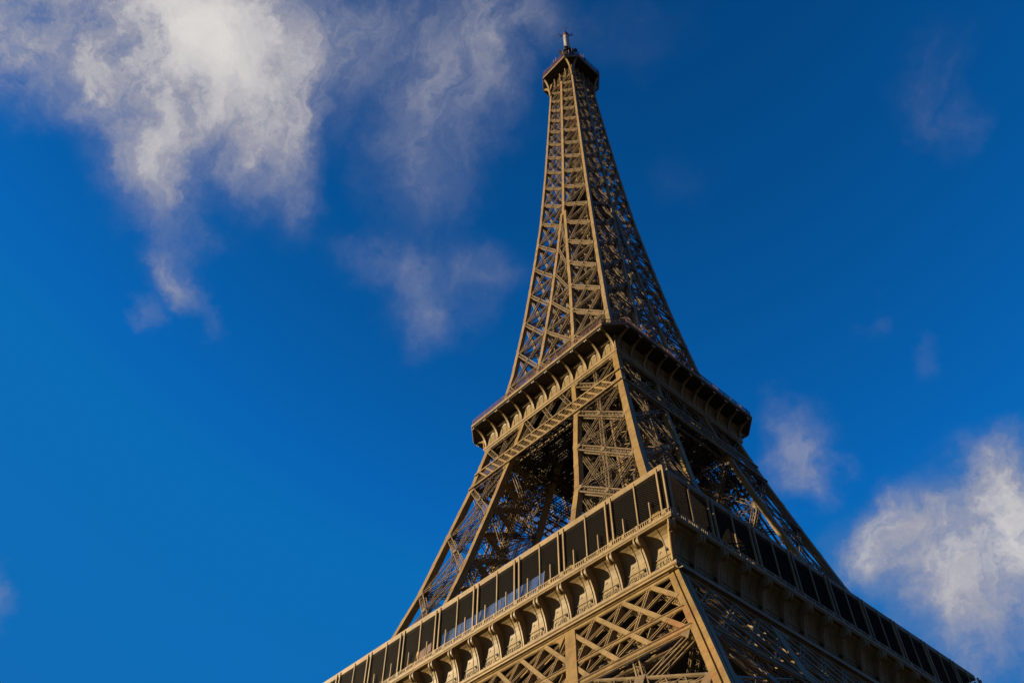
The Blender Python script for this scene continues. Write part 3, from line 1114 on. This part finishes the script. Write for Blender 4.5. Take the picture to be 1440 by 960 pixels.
def build_second_gallery():
    G = empty("second_gallery", TOWER)
    a2, c2 = 20.70, 3.3
    am = 17.18
    # wall with a coved head
    mb = MB()
    prof = [(am, 112.3), (am + 0.02, 113.6), (am + 0.10, 114.4), (am + 0.30, 115.0), (am + 0.6, 115.5)]
    for (q0, z0), (q1, z1) in zip(prof[:-1], prof[1:]):
        mb.quad((-q0, -q0, z0), (q0, -q0, z0), (q1, -q1, z1), (-q1, -q1, z1))
    for k in range(-5, 5):
        for f in (0.36, 0.72):
            x = (k + f) * 3.38
            for (q0, z0), (q1, z1) in zip(prof[:-1], prof[1:]):
                mb.bar((x, -q0 - 0.01, z0), (x, -q1 - 0.01, z1), 0.055, 0.09, (0, -1, 0))
    four(mb.build("coved_wall", M_PANEL, G), G)
    # foot moulding
    mb = MB()
    sec = [(am - 0.6, 111.55), (am + 0.10, 111.6), (am + 0.14, 111.85), (am + 0.30, 111.95), (am + 0.34, 112.35), (am - 0.1, 112.42)]
    mb.loft([[(-q, -q, z) for q, z in sec], [(q, -q, z) for q, z in sec]], caps=False)
    four(mb.build("foot_moulding", M_IRON, G), G)
    # slab: octagon with cut corners

    def octo(a, c, z):
        return [(-a + c, -a, z), (a - c, -a, z), (a, -a + c, z), (a, a - c, z), (a - c, a, z), (-a + c, a, z), (-a, a - c, z), (-a, -a + c, z)]
    mb = MB()
    mb.loft([octo(a2 - 0.25, c2 - 0.1, 115.75), octo(a2 - 0.25, c2 - 0.1, 116.2)])
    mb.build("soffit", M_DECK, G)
    mb = MB()
    mb.loft([octo(a2 - 0.02, c2, 116.02), octo(a2 + 0.04, c2, 116.1), octo(a2 + 0.04, c2, 116.5), octo(a2 - 0.3, c2 - 0.1, 116.56)])
    mb.build("cornice", M_IRON, G)
    # brackets: thin web with a flange following a quarter curve
    def rib(mb, at, out, side, sc=1.0, z0=112.5, H=3.35, Wd=3.3):
        side = Vector(side); out = Vector(out)
        P = lambda o, z: Vector(at) + out * o + Vector((0, 0, z))
        N = 10
        cur = []
        for i in range(N + 1):
            th = math.pi / 2 * i / N
            cur.append((0.12 + Wd * (1 - math.cos(th)) ** 1.0 * sc, z0 + H * math.sin(th) * 0.985))
        for (o0, q0), (o1, q1) in zip(cur[:-1], cur[1:]):
            mb.bar(P(o0, q0), P(o1, q1), 0.36, 0.12, out)
        # web
        for (o0, q0), (o1, q1) in zip(cur[:-1], cur[1:]):
            iz0 = q0; iz1 = q1
            mb.prism([P(-0.05 + (0.6 if q0 > 115 else 0) * 0, q0) - side * 0.05, P(o0, q0) - side * 0.05, P(o1, q1) - side * 0.05, P(-0.05, q1) - side * 0.05], side * 0.1)
        mb.bar(P(0.2, 112.35), P(0.2, 112.7), 0.44, 0.3, out)
    mb = MB(); rib(mb, (0, -am, 0), (0, -1, 0), (1, 0, 0)); r0 = mb.build("bracket", M_IRON, G)
    mb = MB()
    for s in (-0.3, 0.1):
        mb.tube((s - 0.3, -20.35, 115.55), (s - 0.3, -20.35, 115.75), 0.11, 0.13, seg=8)
    l0 = mb.build("lamp", M_LAMP, G)
    f = True
    for k in range(4):
        a = k * math.pi / 2
        for j in range(-5, 6):
            for src in (r0, l0):
                if f:
                    o = src
                else:
                    o = src.copy(); COL.objects.link(o); o.parent = G
                x = j * 3.385
                o.location = (math.cos(a) * x, math.sin(a) * x, 0); o.rotation_euler = (0, 0, a)
            f = False
    # bars that carry lights between the brackets
    mb = MB()
    for j in range(-5, 5):
        x = j * 3.385
        mb.bar((x + 1.0, -am - 0.75, 114.55), (x + 3.3, -am - 0.75, 114.55), 0.07)
        mb.bar((x + 2.3, -am - 0.1, 114.9), (x + 2.3, -am - 0.75, 114.55), 0.05)
    four(mb.build("light_bar", M_IRON, G), G)
    # corner piece under the cut corner
    mb = MB()
    mb.bar((am + 0.1, -am - 0.1, 112.4), (am + 0.1, -am - 0.1, 115.7), 0.32, 0.32, (1, 1, 0))
    d = 1 / math.sqrt(2)
    mb.tube((am + 0.2, -am - 0.2, 112.5), (am + 0.2, -am - 0.2, 114.2), 0.18, 0.26, seg=10)
    four(mb.build("corner_post", M_IRON, G), G)
    # deck and beams below
    mb = MB()
    mb.box((-16.9, -16.9, 115.0), (16.9, 16.9, 115.7))
    for i in range(-7, 8):
        mb.box((i * 2.2 - 0.12, -16.8, 113.2), (i * 2.2 + 0.12, 16.8, 114.99))
    for i in range(-4, 5):
        mb.box((-16.8, i * 4.0 - 0.14, 112.9), (16.8, i * 4.0 + 0.14, 113.19))
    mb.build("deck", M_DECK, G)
    # railing above the cornice with leaning wires
    o8 = octo(a2 - 0.15, c2, 0)
    for i in range(8):
        p, q = Vector(o8[i]), Vector(o8[(i + 1) % 8])
        mb = MB()
        L = (q - p).length
        t = (q - p) / L
        o = Vector((t.y, -t.x, 0))
        for z, w in ((116.95, 0.05), (117.5, 0.05), (117.75, 0.08)):
            mb.bar(p + Vector((0, 0, z)), q + Vector((0, 0, z)), w)
        n = max(3, int(L / 0.22))
        for j in range(n + 1):
            c = p + t * (L * j / n)
            big = j % 8 == 0
            mb.bar(c + Vector((0, 0, 116.5)), c + Vector((0, 0, 117.75)), 0.09 if big else 0.035)
            if big:
                mb.bar(c + Vector((0, 0, 117.7)), c - o * 0.5 + Vector((0, 0, 118.7)), 0.06)
        mb.build("railing", M_REDDARK, G)
    # low kiosks on the deck, set back
    mb = MB()
    mb.box((-11, -11, 116.2), (11, 11, 119.6))
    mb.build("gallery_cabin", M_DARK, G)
    return G


build_second_gallery()

# ------------------------------------------------------------------ upper shaft
SHZ = [116.5, 128.3, 138.6, 148.7, 159.0, 169.2, 179.2, 189.3, 198.5, 207.3, 216.2, 224.4, 232.7, 240.6, 247.9, 254.9, 261.4, 267.4, 272.5]


def build_shaft():
    G = empty("upper_shaft", TOWER)
    w = lambda z: float(np.interp(z, [116, 190, 276], [0.95, 0.80, 0.68]))
    zs = zr(116.2, 275.5, 4.0)
    mb = MB(); column(mb, lambda z: (A(z) - w(z), A(z), -A(z), -A(z) + w(z)), zs); four(mb.build("corner_column", M_IRON, G), G)
    zi = zr(116.2, 185.5, 3.0)
    for s in (-1, 1):
        mb = MB()
        column(mb, lambda z: (min(s * I(z), s * (I(z) + 0.8)), max(s * I(z), s * (I(z) + 0.8)), -A(z) + 0.015, -A(z) + 0.75), zi)
        four(mb.build("inner_column", M_IRON, G), G)
    zc = zr(184.0, 275.0, 4.0)
    mb = MB(); column(mb, lambda z: (-0.42, 0.42, -A(z) - 0.02, -A(z) + 0.6), zc); four(mb.build("centre_column", M_IRON, G), G)
    # columns at the inner corner of every leg
    mb = MB(); column(mb, lambda z: (I(z), I(z) + 0.7, -I(z) - 0.7, -I(z)), zi); four(mb.build("heart_column", M_LATTICE, G), G)
    # outer face bracing, one side
    mb = MB()
    n = (0, -1, 0.12)
    for z0, z1 in zip(SHZ[:-1], SHZ[1:]):
        k = float(np.interp(z0, [116, 190, 270], [1.0, 0.85, 0.72]))
        Wd, D, c = 0.80 * k, 0.75 * k, 0.135 * k
        if z1 < 187:
            c0 = lambda z: (-A(z) + 0.9, -A(z), z); c1 = lambda z: (-I(z) - 0.8, -A(z), z)
            bay(mb, c0, c1, z0, z1, n, Wd, D, c, inset=0.05, gus=0.65, shaft=True)
            c0 = lambda z: (I(z) + 0.8, -A(z), z); c1 = lambda z: (A(z) - 0.9, -A(z), z)
            bay(mb, c0, c1, z0, z1, n, Wd, D, c, inset=0.05, gus=0.65, shaft=True)
            if I(z0) > 0.8:
                c0 = lambda z: (-I(z), -A(z), z); c1 = lambda z: (I(z), -A(z), z)
                bay(mb, c0, c1, z0, z1, n, Wd * 0.8, D, c, inset=0.05, shaft=True)
        else:
            c0 = lambda z: (-A(z) + 0.8, -A(z), z); c1 = lambda z: (-0.42, -A(z), z)
            bay(mb, c0, c1, z0, z1, n, Wd, D, c, inset=0.05, gus=0.5, shaft=True)
            c0 = lambda z: (0.42, -A(z), z); c1 = lambda z: (A(z) - 0.8, -A(z), z)
            bay(mb, c0, c1, z0, z1, n, Wd, D, c, inset=0.05, gus=0.5, shaft=True)
    four(mb.build("face_bracing", M_LATTICE, G), G)
    # bracing of the inner leg faces
    mb = MB()
    for z0, z1 in zip(SHZ[:6], SHZ[1:7]):
        c0 = lambda z: (I(z) + 0.7, -I(z), z); c1 = lambda z: (A(z) - 0.9, -I(z), z)
        bay(mb, c0, c1, z0, z1, (0, 1, -0.1), 0.6, 0.55, 0.10, inset=0.05, shaft=True)
        c0 = lambda z: (I(z), -I(z) - 0.7, z); c1 = lambda z: (I(z), -A(z) + 0.9, z)
        bay(mb, c0, c1, z0, z1, (-1, 0, -0.1), 0.6, 0.55, 0.10, inset=0.05, shaft=True)
    four(mb.build("inner_bracing", M_LATTICE, G), G)
    # level frames at every joint
    for z in SHZ[1:]:
        a = A(z) - 0.9
        mb = MB()
        mb.lattice((-a, -a, z), (a, a, z), (0, 0, 1), 0.7, 0.6, 0.12)
        mb.lattice((-a, a, z), (a, -a, z), (0, 0, 1), 0.7, 0.6, 0.12)
        mb.build("level_frame", M_LATTICE, G)
    return G


build_shaft()


def build_core():
    G = empty("lift_core", TOWER)
    mb = MB()
    z0, z1 = 116.2, 274.0
    h = 2.1
    for sx in (-1, 0, 1):
        for sy in (-1, 0, 1):
            if sx or sy:
                mb.bar((sx * h, sy * h, z0), (sx * h, sy * h, z1), 0.34, 0.34, (1, 0, 0))
    zz = zr(z0, z1, 2.6)
    for i in range(len(zz) - 1):
        s = 1 if i % 2 else -1
        for (a, b) in (((-h, -h), (h, -h)), ((h, -h), (h, h)), ((h, h), (-h, h)), ((-h, h), (-h, -h))):
            mb.bar((a[0], a[1], zz[i]), (b[0], b[1], zz[i]), 0.16, 0.16, (0, 0, 1))
            p, q = (a, b) if s > 0 else (b, a)
            mb.bar((p[0], p[1], zz[i]), (q[0], q[1], zz[i + 1]), 0.15, 0.08, (p[1] + q[1], -(p[0] + q[0]), 0))
    mb.build("guide_frame", M_LATTICE, G)
    # spiral stair around the guides
    mb = MB()
    zz = zr(118, 272, 1.3)
    prev = None
    for i, z in enumerate(zz):
        a = i * 0.75
        r = 2.9 if z < 200 else 2.55
        p = Vector((math.cos(a) * r, math.sin(a) * r, z))
        if prev is not None:
            mb.bar(prev, p, 0.75, 0.10, (0, 0, 1))
            mb.bar(prev + Vector((0, 0, 1.0)), p + Vector((0, 0, 1.0)), 0.06)
        prev = p
    mb.build("stair", M_LATTICE, G)
    mb = MB()
    mb.box((-5.6, -5.6, 194.2), (5.6, 5.6, 194.5))
    mb.box((-3.2, -3.2, 194.5), (3.2, 3.2, 197.2))
    mb.build("change_platform", M_DECK, G)
    return G


build_core()
cab = empty("lift_cabin", None, (0, 0, 153.0))
tag(cab, "small red lift cabin inside the lattice shaft above the middle gallery", "lift cabin")
mb = MB(); mb.box((2.3, -3.7, 0), (3.4, -2.4, 1.3)); mb.build("cabin_body", M_RED, cab)
mb = MB(); mb.bar((2.8, -3.0, -7.5), (3.0, -3.0, 1.2), 0.16); mb.box((2.5, -3.4, -5.0), (3.1, -2.7, -3.6)); mb.build("counterweight", M_RED, cab)

# ------------------------------------------------------------------ top gallery


def build_top():
    G = empty("top_gallery", TOWER)
    a3, c3 = 8.15, 3.1

    def octo(a, c, z):
        return [(-a + c, -a, z), (a - c, -a, z), (a, -a + c, z), (a, a - c, z), (a - c, a, z), (-a + c, a, z), (-a, a - c, z), (-a, -a + c, z)]
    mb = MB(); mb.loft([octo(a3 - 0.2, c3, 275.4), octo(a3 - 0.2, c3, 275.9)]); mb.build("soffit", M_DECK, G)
    # the inner ring beam
    mb = MB()
    for i in range(8):
        p, q = octo(a3, c3, 275.7)[i], octo(a3, c3, 275.7)[(i + 1) % 8]
        d = Vector(q) - Vector(p); d.normalize(); o = Vector((d.y, -d.x, 0))
        mb.bar(Vector(p) - d * 0.05, Vector(q) + d * 0.05, 0.85, 0.22, o)
    mb.build("ring_beam", M_IRON, G)
    mb = MB()
    for i in range(8):
        p, q = Vector(octo(a3 + 0.1, c3, 0)[i]), Vector(octo(a3 + 0.1, c3, 0)[(i + 1) % 8])
        L = (q - p).length; t = (q - p) / L
        o = Vector((t.y, -t.x, 0))
        mb.quad(p + Vector((0, 0, 276.2)), q + Vector((0, 0, 276.2)), q - o * 0.1 + Vector((0, 0, 277.3)), p - o * 0.1 + Vector((0, 0, 277.3)))
        for z in (276.35, 277.35, 278.4, 279.6):
            mb.bar(p + Vector((0, 0, z)), q + Vector((0, 0, z)), 0.09)
        n = int(L / 0.42)
        for j in range(n + 1):
            c = p + t * (L * j / n)
            mb.bar(c + Vector((0, 0, 276.1)), c + Vector((0, 0, 279.6)), 0.07)
    mb.build("cage", M_REDDARK, G)
    mb = MB(); mb.loft([octo(a3 - 1.0, c3, 276.0), octo(a3 - 1.0, c3, 279.0), octo(a3 - 2.2, 2.4, 280.0), octo(a3 - 2.6, 2.2, 284.0), octo(a3 - 3.6, 1.6, 285.5)])
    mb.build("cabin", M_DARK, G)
    # brackets: curved ribs from the shaft corners
    mb = MB()
    def rib(x0, y0, x1, y1, w, z0=266.0, z1=275.3):
        N = 10
        pr = None
        for i in range(N + 1):
            th = math.pi / 2 * i / N
            f = 1 - math.cos(th)
            g = math.sin(th)
            p = Vector((x0 + (x1 - x0) * f, y0 + (y1 - y0) * f, z0 + (z1 - z0) * g))
            if pr is not None:
                mb.bar(pr, p, w, w, (x1 - x0, y1 - y0, 0.01))
            pr = p
    a = A(266)
    rib(a - 0.25, -a, a3 - c3 + 0.0, -a3 + 0.1, 0.55)
    rib(a, -a + 0.25, a3 - 0.1, -a3 + c3, 0.55)
    four(mb.build("bracket", M_IRON, G), G)
    mb = MB()
    for x in (-2.5, 0, 2.5):
        mb.bar((x, -5.35, 269.2), (x, -5.5, 274.6), 0.34, 0.3, (0, -1, 0))
    for z in zr(267.5, 274.5, 0.9):
        aa = A(z)
        mb.bar((-aa, -aa + 0.1, z), (aa, -aa + 0.1, z), 0.12, 0.1, (0, -1, 0))
    for x in zr(-4.6, 4.6, 0.62):
        mb.bar((x, -5.0, 267.5), (x + 0.5, -4.95, 275.2), 0.09, 0.09, (0, -1, 0))
    four(mb.build("neck_screen", M_LATTICE, G), G)
    # lantern
    mb = MB()
    rings = []
    for r, z in ((3.3, 285.3), (3.2, 289.0), (2.9, 292.0), (2.2, 294.5), (1.5, 296.0)):
        rings.append([(r * math.cos(2 * math.pi * i / 16), r * math.sin(2 * math.pi * i / 16), z) for i in range(16)])
    mb.loft(rings)
    for i in range(4):
        an = math.pi / 4 + i * math.pi / 2
        pr = None
        for k in range(9):
            th = math.pi / 2 * k / 8
            p = Vector((math.cos(an) * 4.8 * math.cos(th), math.sin(an) * 4.8 * math.cos(th), 284.5 + 12 * math.sin(th)))
            if pr is not None:
                mb.bar(pr, p, 0.4)
            pr = p
    mb.build("lantern", M_DARK, G)
    mb = MB()
    mb.tube((0, 0, 295.5), (0, 0, 299.6), 2.0, 1.9, 14)
    mb.tube((0, 0, 299.6), (0, 0, 300.3), 2.4, 2.4, 14)
    mb.tube((0, 0, 300.3), (0, 0, 304.9), 1.2, 1.1, 14)
    mb.tube((0, 0, 302.6), (0, 0, 303.5), 1.6, 1.6, 14)
    for an in (0.3, 1.5, 2.6, 3.9, 5.1):
        c = Vector((math.cos(an) * 1.9, math.sin(an) * 1.9, 302.2))
        mb.tube(c, c + Vector((math.cos(an), math.sin(an), 0.1)) * 0.4, 0.55, 0.62, 10)
        mb.bar(c, (0, 0, 302.2), 0.12)
    for i in range(10):
        an = i * 0.628
        mb.bar((math.cos(an) * 2.25, math.sin(an) * 2.25, 300.3), (math.cos(an) * 2.25, math.sin(an) * 2.25, 302.0 + (i % 3) * 0.7), 0.14)
    mb.tube((1.6, 1.5, 302.5), (2.3, 2.1, 303.2), 0.7, 0.75, 10)
    mb.tube((-1.8, -1.2, 303.0), (-2.4, -1.7, 303.5), 0.5, 0.55, 10)
    mb.build("aerial_drum", M_DARK, G)
    mb = MB()
    mb.tube((0, 0, 304.8), (0, 0, 317.2), 1.05, 0.95, 14)
    for an in (0.6, 2.4, 4.2, 5.4):
        mb.bar((math.cos(an) * 1.05, math.sin(an) * 1.05, 305), (math.cos(an) * 0.98, math.sin(an) * 0.98, 317.0), 0.14)
    mb.build("mast", M_WHITE, G)
    mb = MB()
    mb.tube((0, 0, 317.1), (0, 0, 318.6), 1.2, 1.05, 14)
    for an in (0.73, 0.73 + math.pi / 2):
        d = Vector((math.cos(an), math.sin(an), 0))
        pd = Vector((-d.y, d.x, 0))
        for z in (317.2, 318.6):
            mb.bar(d * -2.5 + Vector((0, 0, z)), d * 2.5 + Vector((0, 0, z)), 0.2)
        for s in (-2.45, 2.45):
            mb.bar(d * s + Vector((0, 0, 316.9)), d * s + Vector((0, 0, 318.9)), 0.18)
            mb.bar(d * s - pd * 0.7 + Vector((0, 0, 318.6)), d * s + pd * 0.7 + Vector((0, 0, 318.6)), 0.16)
    mb.bar((0.2, 0, 318.5), (0.2, 0, 321.2), 0.2)
    mb.build("cross_aerial", M_REDDARK, G)
    # whip aerials round the cage
    src = None
    for k in range(26):
        i = k % 8
        o8 = octo(a3 - 0.1, c3, 279.5)
        p, q = Vector(o8[i]), Vector(o8[(i + 1) % 8])
        c = p.lerp(q, rng.uniform(0.05, 0.95))
        if src is None:
            mb = MB(); mb.bar((0, 0, -1.5), (0, 0, 1.9), 0.10); mb.box((-0.14, -0.14, -0.6), (0.14, 0.14, 1.0))
            src = mb.build("whip_aerial", M_GREY, G); o = src
        else:
            o = src.copy(); COL.objects.link(o); o.parent = G
        o.location = c
        o.scale = (1, 1, float(rng.uniform(0.6, 1.5)))
    return G


build_top()
